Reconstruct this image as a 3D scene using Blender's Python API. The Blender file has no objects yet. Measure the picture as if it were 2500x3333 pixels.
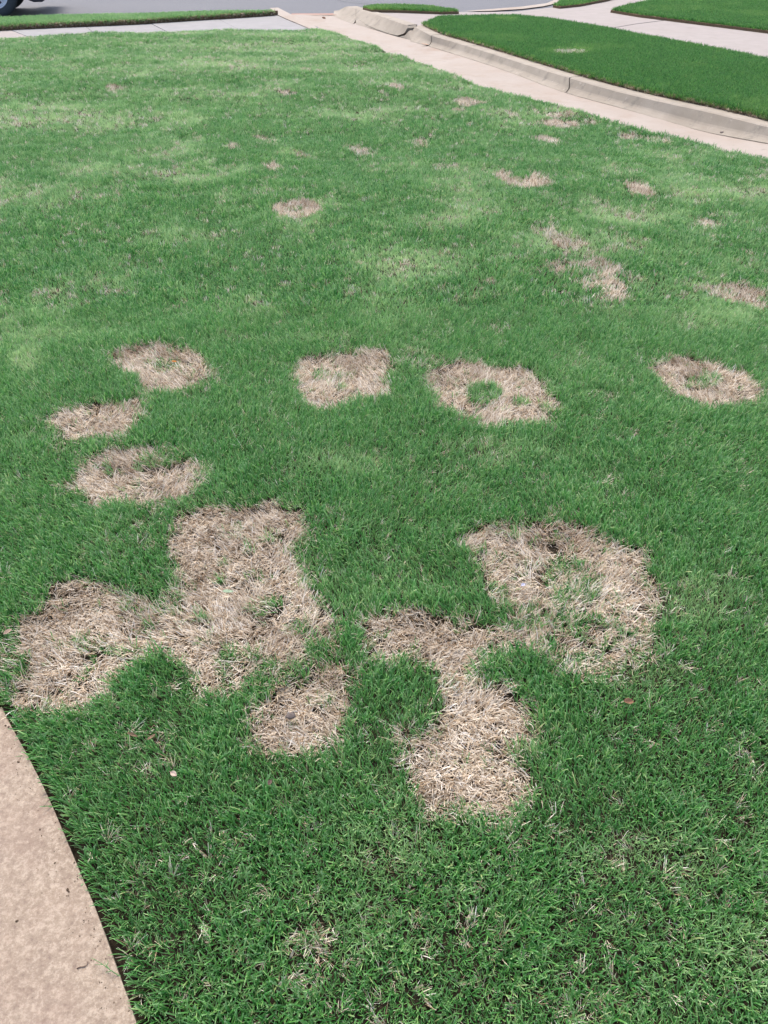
import bpy, bmesh, math, random
import numpy as np
from mathutils import Vector, Matrix

SC = bpy.context.scene
COL = SC.collection

# ------------------------------------------------------------------ camera, sky, sun, exposure
CAM_H = 1.60
TILT = math.radians(38.7)
FPX = 2504.0
cam_d = bpy.data.cameras.new('camera')
cam = bpy.data.objects.new('camera', cam_d)
COL.objects.link(cam)
cam.location = (0, 0, CAM_H)
cam.rotation_euler = (math.radians(90) - TILT, 0, 0)
cam_d.sensor_fit = 'VERTICAL'
cam_d.sensor_height = 36.0
cam_d.lens = 36.0 * FPX / 3333.0
cam_d.clip_start = 0.05
cam_d.clip_end = 500
SC.camera = cam

SUN_EL, SUN_AZ = math.radians(62), math.radians(-20)      # azimuth from +Y towards +X
w = bpy.data.worlds.new('World')
SC.world = w
w.use_nodes = True
nt = w.node_tree
bg = nt.nodes['Background']
sky = nt.nodes.new('ShaderNodeTexSky')
sky.sky_type = 'NISHITA'
sky.sun_disc = False
sky.sun_elevation = SUN_EL
sky.sun_rotation = SUN_AZ
sky.air_density = 1.0
sky.dust_density = 4.0
sky.ozone_density = 1.0
nt.links.new(sky.outputs[0], bg.inputs[0])
bg.inputs[1].default_value = 0.15
sun_d = bpy.data.lights.new('sun', 'SUN')
sun_d.energy = 1.5
sun_d.angle = math.radians(22)
sun_d.color = (1.0, 0.95, 0.88)
sun = bpy.data.objects.new('sun', sun_d)
COL.objects.link(sun)
sd = Vector((math.sin(SUN_AZ) * math.cos(SUN_EL), math.cos(SUN_AZ) * math.cos(SUN_EL), math.sin(SUN_EL)))
sun.rotation_euler = sd.to_track_quat('Z', 'Y').to_euler()
SC.view_settings.view_transform = 'Standard'
SC.view_settings.look = 'None'
SC.view_settings.gamma = 1
SC.view_settings.use_curve_mapping = False
SC.view_settings.exposure = 1.3

# ------------------------------------------------------------------ helpers
random.seed(7)
RNG = np.random.default_rng(11)
ST, CT = math.sin(TILT), math.cos(TILT)

def gp(px, py, z=0.0):
    """place seen at photograph pixel (px, py) standing at height z"""
    u = (px - 1250.0) / FPX
    v = (py - 1666.5) / FPX
    dx, dy, dz = u, CT - v * ST, -ST - v * CT
    t = (z - CAM_H) / dz
    return Vector((dx * t, dy * t, z))

def gpl(pts, z=0.0, s=1.0):
    return [gp(x * s, y * s, z) for x, y in pts]

OV = 2500.0 / 1659.0

def tag(o, label=None, cat=None, group=None, kind=None):
    if label: o['label'] = label
    if cat: o['category'] = cat
    if group: o['group'] = group
    if kind: o['kind'] = kind
    return o

def empty(name, loc=(0, 0, 0), rz=0.0):
    o = bpy.data.objects.new(name, None)
    o.location = loc
    o.rotation_euler = (0, 0, rz)
    COL.objects.link(o)
    return o

def mesh_obj(name, verts, faces, mat, parent=None, smooth=False):
    me = bpy.data.meshes.new(name)
    me.from_pydata([tuple(v) for v in verts], [], faces)
    me.update()
    if mat: me.materials.append(mat)
    if smooth: me.polygons.foreach_set('use_smooth', [True] * len(me.polygons))
    o = bpy.data.objects.new(name, me)
    COL.objects.link(o)
    if parent: o.parent = parent
    return o

def bm_obj(name, bm, mat, parent=None, smooth=False):
    me = bpy.data.meshes.new(name)
    bmesh.ops.recalc_face_normals(bm, faces=bm.faces)
    bm.to_mesh(me); bm.free()
    if mat: me.materials.append(mat)
    if smooth: me.polygons.foreach_set('use_smooth', [True] * len(me.polygons))
    o = bpy.data.objects.new(name, me)
    COL.objects.link(o)
    if parent: o.parent = parent
    return o

def prism(name, outline, z0, mat, parent=None, bevel=0.0, sub=None):
    """outline: list of Vectors (top); sides go down to z0"""
    bm = bmesh.new()
    top = [bm.verts.new(p) for p in outline]
    bot = [bm.verts.new((p[0], p[1], z0)) for p in outline]
    f = bm.faces.new(top)
    n = len(top)
    for i in range(n):
        bm.faces.new((top[i], top[(i + 1) % n], bot[(i + 1) % n], bot[i]))
    if bevel:
        ed = list(f.edges)
        bmesh.ops.bevel(bm, geom=ed, offset=bevel, segments=3, profile=0.5, affect='EDGES')
    bmesh.ops.triangulate(bm, faces=[f for f in bm.faces if len(f.verts) > 4])
    return bm_obj(name, bm, mat, parent)

# value noise -----------------------------------------------------------------
def _hash(ix, iy, seed):
    h = (ix.astype(np.int64) * 374761393 + iy.astype(np.int64) * 668265263 + seed * 974634777) & 0xffffffff
    h = ((h ^ (h >> 13)) * 1274126177) & 0xffffffff
    h = (h ^ (h >> 16)) & 0xffffff
    return h / float(0xffffff)

def vn(x, y, wl, seed=0):
    x = np.asarray(x, float) / wl + 1000.0; y = np.asarray(y, float) / wl + 1000.0
    ix = np.floor(x); iy = np.floor(y)
    fx = x - ix; fy = y - iy
    fx = fx * fx * fx * (fx * (fx * 6 - 15) + 10); fy = fy * fy * fy * (fy * (fy * 6 - 15) + 10)
    a = _hash(ix, iy, seed); b = _hash(ix + 1, iy, seed)
    c = _hash(ix, iy + 1, seed); d = _hash(ix + 1, iy + 1, seed)
    return (a * (1 - fx) + b * fx) * (1 - fy) + (c * (1 - fx) + d * fx) * fy   # 0..1

def fbm(x, y, wl, seed=0, octv=3):
    s = 0; a = 1; t = 0
    for i in range(octv):
        s = s + a * vn(x, y, wl / (2 ** i), seed + 17 * i); t += a; a *= 0.55
    return s / t

def poly_sd(x, y, P):
    """signed distance, positive inside"""
    P = np.asarray([(p[0], p[1]) for p in P], float)
    d = np.full(x.shape, 1e9); ins = np.zeros(x.shape, bool)
    n = len(P)
    for i in range(n):
        ax, ay = P[i]; bx, by = P[(i + 1) % n]
        ex, ey = bx - ax, by - ay
        wx, wy = x - ax, y - ay
        t = np.clip((wx * ex + wy * ey) / (ex * ex + ey * ey + 1e-12), 0, 1)
        d = np.minimum(d, (wx - ex * t) ** 2 + (wy - ey * t) ** 2)
        c = ((ay > y) != (by > y)) & (x < (bx - ax) * (y - ay) / ((by - ay) + 1e-12) + ax)
        ins ^= c
    d = np.sqrt(d)
    return np.where(ins, d, -d)

def smooth01(v):
    v = np.clip(v, 0, 1)
    return v * v * (3 - 2 * v)

# ------------------------------------------------------------------ materials
def new_mat(name):
    m = bpy.data.materials.new(name); m.use_nodes = True
    nt = m.node_tree
    return m, nt, nt.nodes['Principled BSDF']

def N(nt, typ, **kw):
    n = nt.nodes.new(typ)
    for k, v in kw.items():
        if k.startswith('i_'): n.inputs[k[2:].replace('_', ' ')].default_value = v
        else: setattr(n, k, v)
    return n

def ramp(nt, fac, stops, interp='LINEAR'):
    r = nt.nodes.new('ShaderNodeValToRGB')
    r.color_ramp.interpolation = interp
    e = r.color_ramp.elements
    while len(e) < len(stops): e.new(0.5)
    for i, (p, c) in enumerate(stops):
        e[i].position = p; e[i].color = (*c, 1) if len(c) == 3 else c
    nt.links.new(fac, r.inputs[0])
    return r.outputs[0]

def mix(nt, a, b, fac, mode='MIX'):
    m = nt.nodes.new('ShaderNodeMix'); m.data_type = 'RGBA'; m.blend_type = mode
    for s, v in ((m.inputs[6], a), (m.inputs[7], b), (m.inputs[0], fac)):
        if isinstance(v, bpy.types.NodeSocket): nt.links.new(v, s)
        elif isinstance(v, (int, float)): s.default_value = v
        else: s.default_value = (*v, 1)
    return m.outputs[2]

def concrete(name, c1, c2, stain, speck=0.5, scale=1.0, bump=0.15, rough=0.9, stain_amt=0.6, coarse=0.0):
    m, nt, b = new_mat(name)
    tc = N(nt, 'ShaderNodeNewGeometry').outputs['Position']
    n1 = N(nt, 'ShaderNodeTexNoise', i_Scale=5.0 * scale, i_Detail=8.0, i_Roughness=0.65); nt.links.new(tc, n1.inputs['Vector'])
    n2 = N(nt, 'ShaderNodeTexNoise', i_Scale=0.9 * scale, i_Detail=5.0, i_Roughness=0.6); nt.links.new(tc, n2.inputs['Vector'])
    n3 = N(nt, 'ShaderNodeTexNoise', i_Scale=160.0 * scale, i_Detail=4.0, i_Roughness=0.7); nt.links.new(tc, n3.inputs['Vector'])
    v = N(nt, 'ShaderNodeTexVoronoi', i_Scale=70.0 * scale); nt.links.new(tc, v.inputs['Vector'])
    col = mix(nt, c1, c2, ramp(nt, n1.outputs[0], [(0.35, (0, 0, 0)), (0.68, (1, 1, 1))]))
    col = mix(nt, col, stain, ramp(nt, n2.outputs[0], [(0.48, (0, 0, 0)), (0.75, (stain_amt,) * 3)]))
    col = mix(nt, col, (c1[0] * 0.62, c1[1] * 0.6, c1[2] * 0.58), ramp(nt, n3.outputs[0], [(0.52, (0, 0, 0)), (0.72, (speck,) * 3)]))
    if coarse:
        n5 = N(nt, 'ShaderNodeTexNoise', i_Scale=75.0, i_Detail=8.0, i_Roughness=0.8); nt.links.new(tc, n5.inputs['Vector'])
        col = mix(nt, col, (0.325, 0.265, 0.205), ramp(nt, n5.outputs[0], [(0.48, (0, 0, 0)), (0.60, (0.85,) * 3)]))
        col = mix(nt, col, (0.14, 0.10, 0.08), ramp(nt, n5.outputs[0], [(0.36, (0.75,) * 3), (0.46, (0, 0, 0))]))
        n6 = N(nt, 'ShaderNodeTexNoise', i_Scale=7.0, i_Detail=5.0); nt.links.new(tc, n6.inputs['Vector'])
        col = mix(nt, col, (0.22, 0.155, 0.12), ramp(nt, n6.outputs[0], [(0.50, (0, 0, 0)), (0.75, (0.4,) * 3)]))
    # small dark pits
    n4 = N(nt, 'ShaderNodeTexNoise', i_Scale=28.0 * scale, i_Detail=2.0); nt.links.new(tc, n4.inputs['Vector'])
    pit = N(nt, 'ShaderNodeMath', operation='MULTIPLY')
    nt.links.new(ramp(nt, v.outputs['Distance'], [(0.10, (1, 1, 1)), (0.2, (0, 0, 0))]), pit.inputs[0])
    nt.links.new(ramp(nt, n4.outputs[0], [(0.56, (0, 0, 0)), (0.62, (1, 1, 1))]), pit.inputs[1])
    pm = N(nt, 'ShaderNodeMath', operation='MULTIPLY'); nt.links.new(pit.outputs[0], pm.inputs[0]); pm.inputs[1].default_value = speck
    col = mix(nt, col, (0.12, 0.09, 0.07), pm.outputs[0])
    nt.links.new(col, b.inputs['Base Color'])
    b.inputs['Roughness'].default_value = rough
    b.inputs['Specular IOR Level'].default_value = 0.25
    bp = N(nt, 'ShaderNodeBump', i_Strength=bump, i_Distance=0.004)
    ad = N(nt, 'ShaderNodeMath', operation='ADD'); nt.links.new(n3.outputs[0], ad.inputs[0]); nt.links.new(n1.outputs[0], ad.inputs[1])
    nt.links.new(ad.outputs[0], bp.inputs['Height']); nt.links.new(bp.outputs[0], b.inputs['Normal'])
    return m

def flat(name, col, rough=0.6, metal=0.0, var=0.15, vscale=30.0, spec=0.3):
    m, nt, b = new_mat(name)
    tc = N(nt, 'ShaderNodeNewGeometry').outputs['Position']
    n = N(nt, 'ShaderNodeTexNoise', i_Scale=vscale, i_Detail=5.0); nt.links.new(tc, n.inputs['Vector'])
    lo = tuple(c * (1 - var) for c in col); hi = tuple(min(1, c * (1 + var)) for c in col)
    nt.links.new(ramp(nt, n.outputs[0], [(0.3, lo), (0.7, hi)]), b.inputs['Base Color'])
    b.inputs['Roughness'].default_value = rough; b.inputs['Metallic'].default_value = metal
    b.inputs['Specular IOR Level'].default_value = spec
    return m

def soil_mat(name='soil', c1=(0.012, 0.010, 0.007), c2=(0.045, 0.034, 0.022)):
    m, nt, b = new_mat(name)
    tc = N(nt, 'ShaderNodeNewGeometry').outputs['Position']
    n = N(nt, 'ShaderNodeTexNoise', i_Scale=90.0, i_Detail=8.0, i_Roughness=0.75); nt.links.new(tc, n.inputs['Vector'])
    nt.links.new(ramp(nt, n.outputs[0], [(0.35, c1), (0.65, c2)]), b.inputs['Base Color'])
    b.inputs['Roughness'].default_value = 1.0; b.inputs['Specular IOR Level'].default_value = 0.1
    bp = N(nt, 'ShaderNodeBump', i_Strength=1.0, i_Distance=0.01); nt.links.new(n.outputs[0], bp.inputs['Height'])
    nt.links.new(bp.outputs[0], b.inputs['Normal'])
    return m

def blade_mat(name, base_stops, tint_to, tip, transl=0.3, rough=0.5, spec=0.35):
    """per-blade colour from rnd, pale cut tip, per-tuft tint carried by the scattered points"""
    m, nt, b = new_mat(name)
    rnd = N(nt, 'ShaderNodeAttribute', attribute_name='rnd').outputs['Fac']
    tt = N(nt, 'ShaderNodeAttribute', attribute_name='along').outputs['Fac']
    ti = N(nt, 'ShaderNodeAttribute', attribute_type='INSTANCER', attribute_name='tint').outputs['Fac']
    hv = N(nt, 'ShaderNodeAttribute', attribute_type='INSTANCER', attribute_name='hue').outputs['Fac']
    ad = N(nt, 'ShaderNodeMath', operation='ADD'); nt.links.new(rnd, ad.inputs[0]); nt.links.new(hv, ad.inputs[1])
    fr = N(nt, 'ShaderNodeMath', operation='FRACT'); nt.links.new(ad.outputs[0], fr.inputs[0])
    col = ramp(nt, fr.outputs[0], base_stops)
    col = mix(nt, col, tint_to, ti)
    col = mix(nt, col, tip, ramp(nt, tt, [(0.80, (0, 0, 0)), (1.0, (0.55,) * 3)]))
    nt.links.new(col, b.inputs['Base Color'])
    b.inputs['Roughness'].default_value = rough
    b.inputs['Specular IOR Level'].default_value = spec
    tr = N(nt, 'ShaderNodeBsdfTranslucent'); nt.links.new(col, tr.inputs[0])
    ms = N(nt, 'ShaderNodeMixShader'); ms.inputs[0].default_value = transl
    nt.links.new(b.outputs[0], ms.inputs[1]); nt.links.new(tr.outputs[0], ms.inputs[2])
    nt.links.new(ms.outputs[0], nt.nodes['Material Output'].inputs[0])
    return m

M_SOIL = soil_mat()
M_THATCH = soil_mat('thatch', (0.06, 0.042, 0.026), (0.21, 0.15, 0.095))
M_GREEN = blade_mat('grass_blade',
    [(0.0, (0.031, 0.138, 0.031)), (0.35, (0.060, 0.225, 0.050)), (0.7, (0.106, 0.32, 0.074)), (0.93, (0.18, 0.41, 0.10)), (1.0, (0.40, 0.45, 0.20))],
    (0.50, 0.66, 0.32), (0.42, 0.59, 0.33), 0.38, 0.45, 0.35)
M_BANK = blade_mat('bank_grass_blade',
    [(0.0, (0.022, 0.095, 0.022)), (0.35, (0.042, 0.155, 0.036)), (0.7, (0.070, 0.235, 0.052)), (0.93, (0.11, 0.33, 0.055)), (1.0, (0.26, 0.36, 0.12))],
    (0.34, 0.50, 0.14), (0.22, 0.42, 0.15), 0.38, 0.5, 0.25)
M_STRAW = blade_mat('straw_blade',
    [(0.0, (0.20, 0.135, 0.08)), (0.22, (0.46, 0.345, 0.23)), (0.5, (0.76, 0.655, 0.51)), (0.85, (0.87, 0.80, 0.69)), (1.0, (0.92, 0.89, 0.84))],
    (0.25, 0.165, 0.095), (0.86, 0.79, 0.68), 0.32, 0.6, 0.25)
M_DRIVE = concrete('driveway_concrete', (0.268, 0.230, 0.196), (0.292, 0.254, 0.220), (0.25, 0.195, 0.150), speck=0.3, bump=0.2, stain_amt=0.6)
M_KERB = concrete('kerb_concrete', (0.240, 0.208, 0.168), (0.290, 0.255, 0.210), (0.18, 0.150, 0.115), speck=0.45, bump=0.3)
M_WALK = concrete('sidewalk_concrete', (0.205, 0.198, 0.195), (0.235, 0.226, 0.222), (0.20, 0.186, 0.178), speck=0.15, bump=0.1, stain_amt=0.4)
M_WALKP = concrete('pink_sidewalk_concrete', (0.235, 0.208, 0.192), (0.265, 0.235, 0.218), (0.21, 0.18, 0.16), speck=0.15, bump=0.1, stain_amt=0.4)
M_SLAB = concrete('tan_slab_concrete', (0.195, 0.148, 0.110), (0.245, 0.193, 0.142), (0.21, 0.165, 0.136), speck=0.35, bump=0.5, stain_amt=0.8, coarse=1.0)
M_GUT = concrete('gutter_concrete', (0.26, 0.15, 0.11), (0.30, 0.17, 0.13), (0.2, 0.12, 0.09), speck=0.3)

def asphalt():
    m, nt, b = new_mat('asphalt')
    tc = N(nt, 'ShaderNodeNewGeometry').outputs['Position']
    n = N(nt, 'ShaderNodeTexNoise', i_Scale=90.0, i_Detail=6.0, i_Roughness=0.8); nt.links.new(tc, n.inputs['Vector'])
    n2 = N(nt, 'ShaderNodeTexNoise', i_Scale=0.6, i_Detail=5.0); nt.links.new(tc, n2.inputs['Vector'])
    c = ramp(nt, n.outputs[0], [(0.35, (0.052, 0.053, 0.059)), (0.65, (0.125, 0.128, 0.14))])
    c = mix(nt, c, (0.10, 0.102, 0.112), ramp(nt, n2.outputs[0], [(0.4, (0, 0, 0)), (0.7, (0.5,) * 3)]))
    nt.links.new(c, b.inputs['Base Color']); b.inputs['Roughness'].default_value = 0.9
    bp = N(nt, 'ShaderNodeBump', i_Strength=0.6, i_Distance=0.006); nt.links.new(n.outputs[0], bp.inputs['Height'])
    nt.links.new(bp.outputs[0], b.inputs['Normal'])
    return m
def dirt(m, col, scale, lo, hi, amt, squash=(1, 1, 1)):
    nt = m.node_tree; b = nt.nodes['Principled BSDF']; src = b.inputs['Base Color'].links[0].from_socket
    g = N(nt, 'ShaderNodeNewGeometry').outputs['Position']
    mp = N(nt, 'ShaderNodeMapping'); mp.inputs['Scale'].default_value = squash; nt.links.new(g, mp.inputs[0])
    n = N(nt, 'ShaderNodeTexNoise', i_Scale=scale, i_Detail=7.0, i_Roughness=0.7); nt.links.new(mp.outputs[0], n.inputs['Vector'])
    nt.links.new(mix(nt, src, col, ramp(nt, n.outputs[0], [(lo, (0, 0, 0)), (hi, (amt,) * 3)])), b.inputs['Base Color'])
dirt(M_DRIVE, (0.20, 0.13, 0.085), 2.2, 0.52, 0.75, 0.55)
dirt(M_DRIVE, (0.13, 0.115, 0.10), 9.0, 0.60, 0.72, 0.45)
dirt(M_KERB, (0.11, 0.10, 0.085), 7.0, 0.54, 0.70, 0.6, (1, 1, 0.35))
dirt(M_KERB, (0.38, 0.34, 0.30), 14.0, 0.62, 0.70, 0.6)
dirt(M_WALKP, (0.16, 0.135, 0.12), 3.0, 0.56, 0.74, 0.4)
dirt(M_WALK, (0.15, 0.14, 0.135), 3.0, 0.56, 0.74, 0.35)
dirt(M_SLAB, (0.16, 0.105, 0.075), 3.0, 0.55, 0.75, 0.4)
M_ASPH = asphalt()
M_TAR = flat('tar', (0.03, 0.03, 0.033), 0.5)

# ------------------------------------------------------------------ outlines (photograph pixels, 2500 wide)
LAWN_EDGE = [(0, 117), (151, 110), (301, 104), (450, 99), (603, 94), (800, 91), (1036, 87), (1085, 98), (1127, 111), (1211, 145), (1271, 169),
             (1362, 196), (1401, 211), (1500, 244), (1574, 268), (1725, 309), (1890, 354), (2079, 407), (2267, 452), (2500, 506)]
ZL = 0.028                                                  # height of the grass tips
lawn_edge = gpl(LAWN_EDGE, ZL)
d0 = (lawn_edge[0] - lawn_edge[4]).normalized()
d1 = (lawn_edge[-1] - lawn_edge[-3]).normalized()
lawn_outline = [lawn_edge[0] + d0 * 9] + lawn_edge + [lawn_edge[-1] + d1 * 6]
STREET_DIR = (gp(904, 30, 0.02) - gp(0, 56, 0.02)).normalized()

SLAB_EDGE = [(6, 2299), (36, 2363), (90, 2459), (139, 2556), (175, 2634), (223, 2748), (271, 2863), (307, 2947), (344, 3044), (386, 3164), (422, 3261), (446, 3333)]
slab_edge = gpl(SLAB_EDGE, 0.0)
sdir = (slab_edge[-1] - slab_edge[0]).normalized()
sperp = Vector((sdir.y, -sdir.x, 0))
if sperp.x > 0: sperp = -sperp
slab_outline = slab_edge + [slab_edge[-1] + sdir * 1.0, slab_edge[-1] + sdir * 1.0 + sperp * 1.6, slab_edge[0] + sperp * 1.6]

# dead patches: (strength, [overview pixels 1659 wide])
PATCH = [
 (1.0, [(246,762),(290,745),(340,738),(400,745),(438,765),(452,795),(430,825),(380,838),(320,840),(292,815),(262,795)]),
 (1.0, [(112,888),(160,882),(200,872),(250,868),(300,862),(308,885),(295,915),(260,938),(190,942),(140,935),(120,912)]),
 (0.95, [(150,1045),(175,1010),(200,985),(240,967),(320,960),(390,988),(418,1015),(405,1045),(385,1075),(320,1078),(250,1080),(200,1090),(180,1065)]),
 (1.0, [(383,1100),(450,1092),(520,1085),(580,1084),(640,1095),(645,1130),(633,1180),(655,1230),(670,1270),(700,1320),(715,1380),(680,1410),(640,1425),(590,1420),(550,1440),(530,1470),(470,1477),(430,1470),(400,1430),(370,1400),(378,1350),(400,1290),(380,1220),(375,1150)]),
 (0.95, [(60,1335),(110,1300),(130,1262),(170,1250),(230,1265),(250,1300),(290,1330),(340,1312),(390,1320),(378,1380),(320,1402),(280,1430),(240,1470),(190,1510),(110,1530),(55,1515),(38,1480),(80,1440),(70,1370)]),
 (0.95, [(545,1535),(600,1500),(590,1470),(640,1455),(720,1450),(757,1480),(750,1540),(712,1562),(690,1600),(640,1612),(590,1592),(560,1562)]),
 (1.0, [(632,790),(660,770),(720,765),(780,755),(835,755),(844,800),(842,835),(790,850),(730,870),(680,870),(650,835)]),
 (1.0, [(935,800),(990,785),(1050,790),(1140,795),(1170,830),(1197,880),(1190,905),(1110,905),(1060,912),(1010,900),(965,870),(940,835)]),
 (1.0, [(1416,790),(1470,770),(1560,785),(1610,800),(1647,845),(1620,868),(1550,873),(1490,855),(1440,830)]),
 (0.80, [(992,1165),(1040,1130),(1100,1120),(1180,1130),(1250,1120),(1310,1160),(1370,1185),(1405,1215),(1414,1260),(1400,1300),(1380,1350),(1390,1385),(1330,1412),(1250,1400),(1180,1385),(1130,1360),(1080,1290),(1060,1240),(1030,1200)]),
 (0.95, [(810,1350),(850,1330),(920,1325),(1000,1345),(1090,1370),(1110,1400),(1060,1415),(1045,1440),(1075,1478),(1130,1490),(1172,1530),(1160,1600),(1115,1640),(1150,1670),(1165,1710),(1100,1750),(1020,1740),(950,1720),(905,1660),(920,1600),(960,1550),(962,1500),(930,1440),(880,1410),(820,1395)]),
 (0.5, [(600,1405),(720,1375),(755,1465),(690,1475),(610,1475),(560,1450)]),
 (0.5, [(270,1290),(390,1295),(400,1340),(290,1345)]),
 (0.6, [(1030,1335),(1160,1335),(1170,1390),(1090,1440),(1040,1400)]),
 (0.4, [(870,1570),(930,1570),(920,1680),(890,1660)]),
 (0.45, [(920,1730),(1110,1735),(1130,1790),(980,1785)]),
 (0.42, [(1120,1375),(1410,1370),(1400,1440),(1240,1455),(1130,1410)]),
 (0.35, [(0,1330),(80,1310),(60,1500),(0,1490)]),
 (0.45, [(360,950),(425,985),(435,1040),(400,1000)]),
 (0.4, [(290,845),(335,835),(330,880),(305,875)]),
 (0.4, [(790,1320),(850,1310),(840,1400),(800,1380)]),
 (0.95, [(585,450),(610,438),(650,433),(685,437),(692,450),(665,463),(625,465)]),
 (0.95, [(1068,375),(1082,364),(1108,380),(1140,371),(1175,378),(1197,392),(1170,401),(1130,401),(1090,389)]),
 (0.9, [(1343,398),(1375,394),(1398,405),(1417,420),(1380,418),(1355,410)]),
 (0.8, [(1510,473),(1540,474),(1562,484),(1545,490),(1518,486)]),
 (0.75, [(1170,570),(1210,558),(1250,575),(1290,555),(1335,575),(1330,595),(1357,620),(1352,642),(1290,642),(1255,620),(1248,602),(1200,590)]),
 (0.5, [(1160,497),(1195,485),(1235,510),(1280,528),(1240,535),(1200,528)]),
 (0.75, [(1515,622),(1560,612),(1610,615),(1659,632),(1659,668),(1600,652),(1560,640)]),
 (0.75, [(597,199),(620,195),(645,201),(625,207)]),
 (0.9, [(830,190),(855,186),(882,191),(860,197)]),
 (0.75, [(982,210),(1015,208),(1048,220),(1020,226),(995,219)]),
 (0.7, [(970,230),(1000,230),(1005,236),(975,236)]),
 (0.85, [(1165,258),(1200,254),(1250,262),(1255,270),(1215,272),(1180,268)]),
 (0.55, [(1160,244),(1215,240),(1260,246),(1240,252),(1180,250)]),
 (0.6, [(1245,256),(1290,260),(1300,266),(1260,266)]),
 (0.9, [(1140,294),(1180,293),(1212,302),(1190,310),(1160,306)]),
 (0.8, [(1335,286),(1365,284),(1398,296),(1370,300),(1348,295)]),
 (0.55, [(1390,292),(1440,296),(1450,306),(1400,304)]),
 (0.5, [(550,292),(575,293),(600,302),(580,308)]),
 (0.85, [(572,352),(595,350),(610,360),(590,365),(575,360)]),
 (0.4, [(978,404),(1018,404),(1022,412),(985,412)]),
 (0.5, [(482,312),(505,308),(520,316),(500,322)]),
 (0.6, [(748,312),(775,312),(805,326),(780,332),(755,324)]),
 (0.5, [(630,324),(655,325),(668,335),(640,334)]),
 (0.75, [(230,186),(250,183),(262,190),(245,196)]),
 (0.5, [(880,300),(920,300),(925,312),(885,310)]),
 (0.5, [(1080,238),(1130,240),(1110,246)]),
 (0.5, [(650,150),(680,152),(670,157)]),
 (0.45, [(1080,38),(1110,37),(1120,42),(1090,42)]),
 (0.45, [(940,350),(985,352),(980,362),(945,360)]),
]
# green regrowth inside the patches (strength, cx, cy, rx, ry)
REGROW = [
 (1.0, 1042, 848, 42, 24), (0.5, 1520, 822, 40, 14), (0.5, 1240, 1255, 60, 45), (0.4, 1190, 1330, 90, 35), (0.35, 1300, 1370, 100, 30), (0.5, 1080, 1310, 30, 50),
 (0.45, 345, 785, 40, 18), (0.6, 440, 1320, 25, 14), (0.7, 570, 1300, 36, 18), (0.4, 520, 1245, 60, 14), (0.5, 655, 1350, 40, 20), (0.8, 690, 1395, 30, 25),
 (0.5, 260, 1400, 40, 14), (0.5, 190, 1385, 50, 22), (0.5, 350, 985, 55, 14), (0.45, 720, 810, 55, 10), (0.5, 640, 448, 22, 6), (0.9, 1122, 372, 20, 9),
 (0.75, 1245, 588, 26, 10), (0.6, 1300, 625, 30, 8), (0.5, 1560, 628, 30, 8), (0.35, 940, 1470, 40, 30), (0.5, 1110, 1420, 60, 20), (0.5, 630, 1450, 60, 25),
 (0.5, 700, 1510, 40, 16), (0.65, 1150, 1620, 40, 20), (0.35, 520, 1400, 60, 20), (0.4, 510,1150, 20,12),
]
# bare dark spots
BARE = [(1118, 1505, 60, 22), (1085, 1590, 40, 16), (110, 1480, 40, 24), (375, 775, 30, 12), (560, 1095, 60, 8), (1510, 815, 26, 10), (320, 1340, 50, 16), (930, 1335, 70, 10), (1400, 1240, 20, 30), (330, 1000, 60, 14), (1190, 1170, 60,18)]
# thin or pale areas of the living grass (strength, cx, cy, rx, ry)
PALE = [
 (0.55, 200, 268, 110, 22), (0.5, 360, 262, 100, 22), (0.5, 60, 255, 110, 25), (0.45, 60, 420, 130, 30), (0.5, 415, 385, 90, 18), (0.4, 390, 510, 110, 26), (0.55, 885, 565, 140, 38),
 (0.5, 50, 775, 40, 30), (0.4, 560, 660, 70, 30), (0.45, 950, 480, 110, 20), (0.5, 1380, 470, 130, 22), (0.35, 700, 430, 60, 14), (0.45, 1250, 520, 120, 40),
 (0.4, 1540, 690, 120, 30), (0.35, 130, 720, 160, 14), (0.3, 640, 730, 180, 12), (0.5, 310, 330, 120, 16), (0.35, 1550, 420, 120, 18), (0.4, 1500, 330, 120, 14), (0.35, 780, 240, 140, 14), (0.45, 1150, 240, 130, 12),
 (0.35, 860, 350, 90, 16), (0.35, 850, 1830, 140, 60), (0.35, 1420, 1850, 160, 60), (0.3, 780, 2000, 140, 80), (0.35, 1500, 1290, 100, 60), (0.35, 720, 1000, 120, 30), (0.35, 1600, 2050, 120, 90), (0.3, 1100, 980, 160, 30),
 (0.35, 450, 200, 150, 12), (0.3, 900, 100, 220, 10), (0.3, 300, 150, 160, 10), (0.35, 1390,1450,120,40),
]

def to_world_poly(pts):
    return [gp(x * OV, y * OV, 0.012) for x, y in pts]
PATCH_W = [(s, to_world_poly(p)) for s, p in PATCH]

def to_pix(x, y, z=0.012):
    """overview pixel of a lawn place, to read the surveyed marks at their place on the ground"""
    zc = y * CT + (CAM_H - z) * ST
    dn = -y * ST + (CAM_H - z) * CT
    return (1250 + FPX * x / zc) / OV, (1666.5 + FPX * dn / zc) / OV

def rim_shade(x, y):  # shading under the far rim of each sunken patch, put into straw colour
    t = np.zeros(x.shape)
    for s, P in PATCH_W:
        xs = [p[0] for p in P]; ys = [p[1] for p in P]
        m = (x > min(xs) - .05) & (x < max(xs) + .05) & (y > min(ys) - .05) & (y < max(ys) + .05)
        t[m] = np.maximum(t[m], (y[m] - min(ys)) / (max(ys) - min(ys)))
    return t

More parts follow.
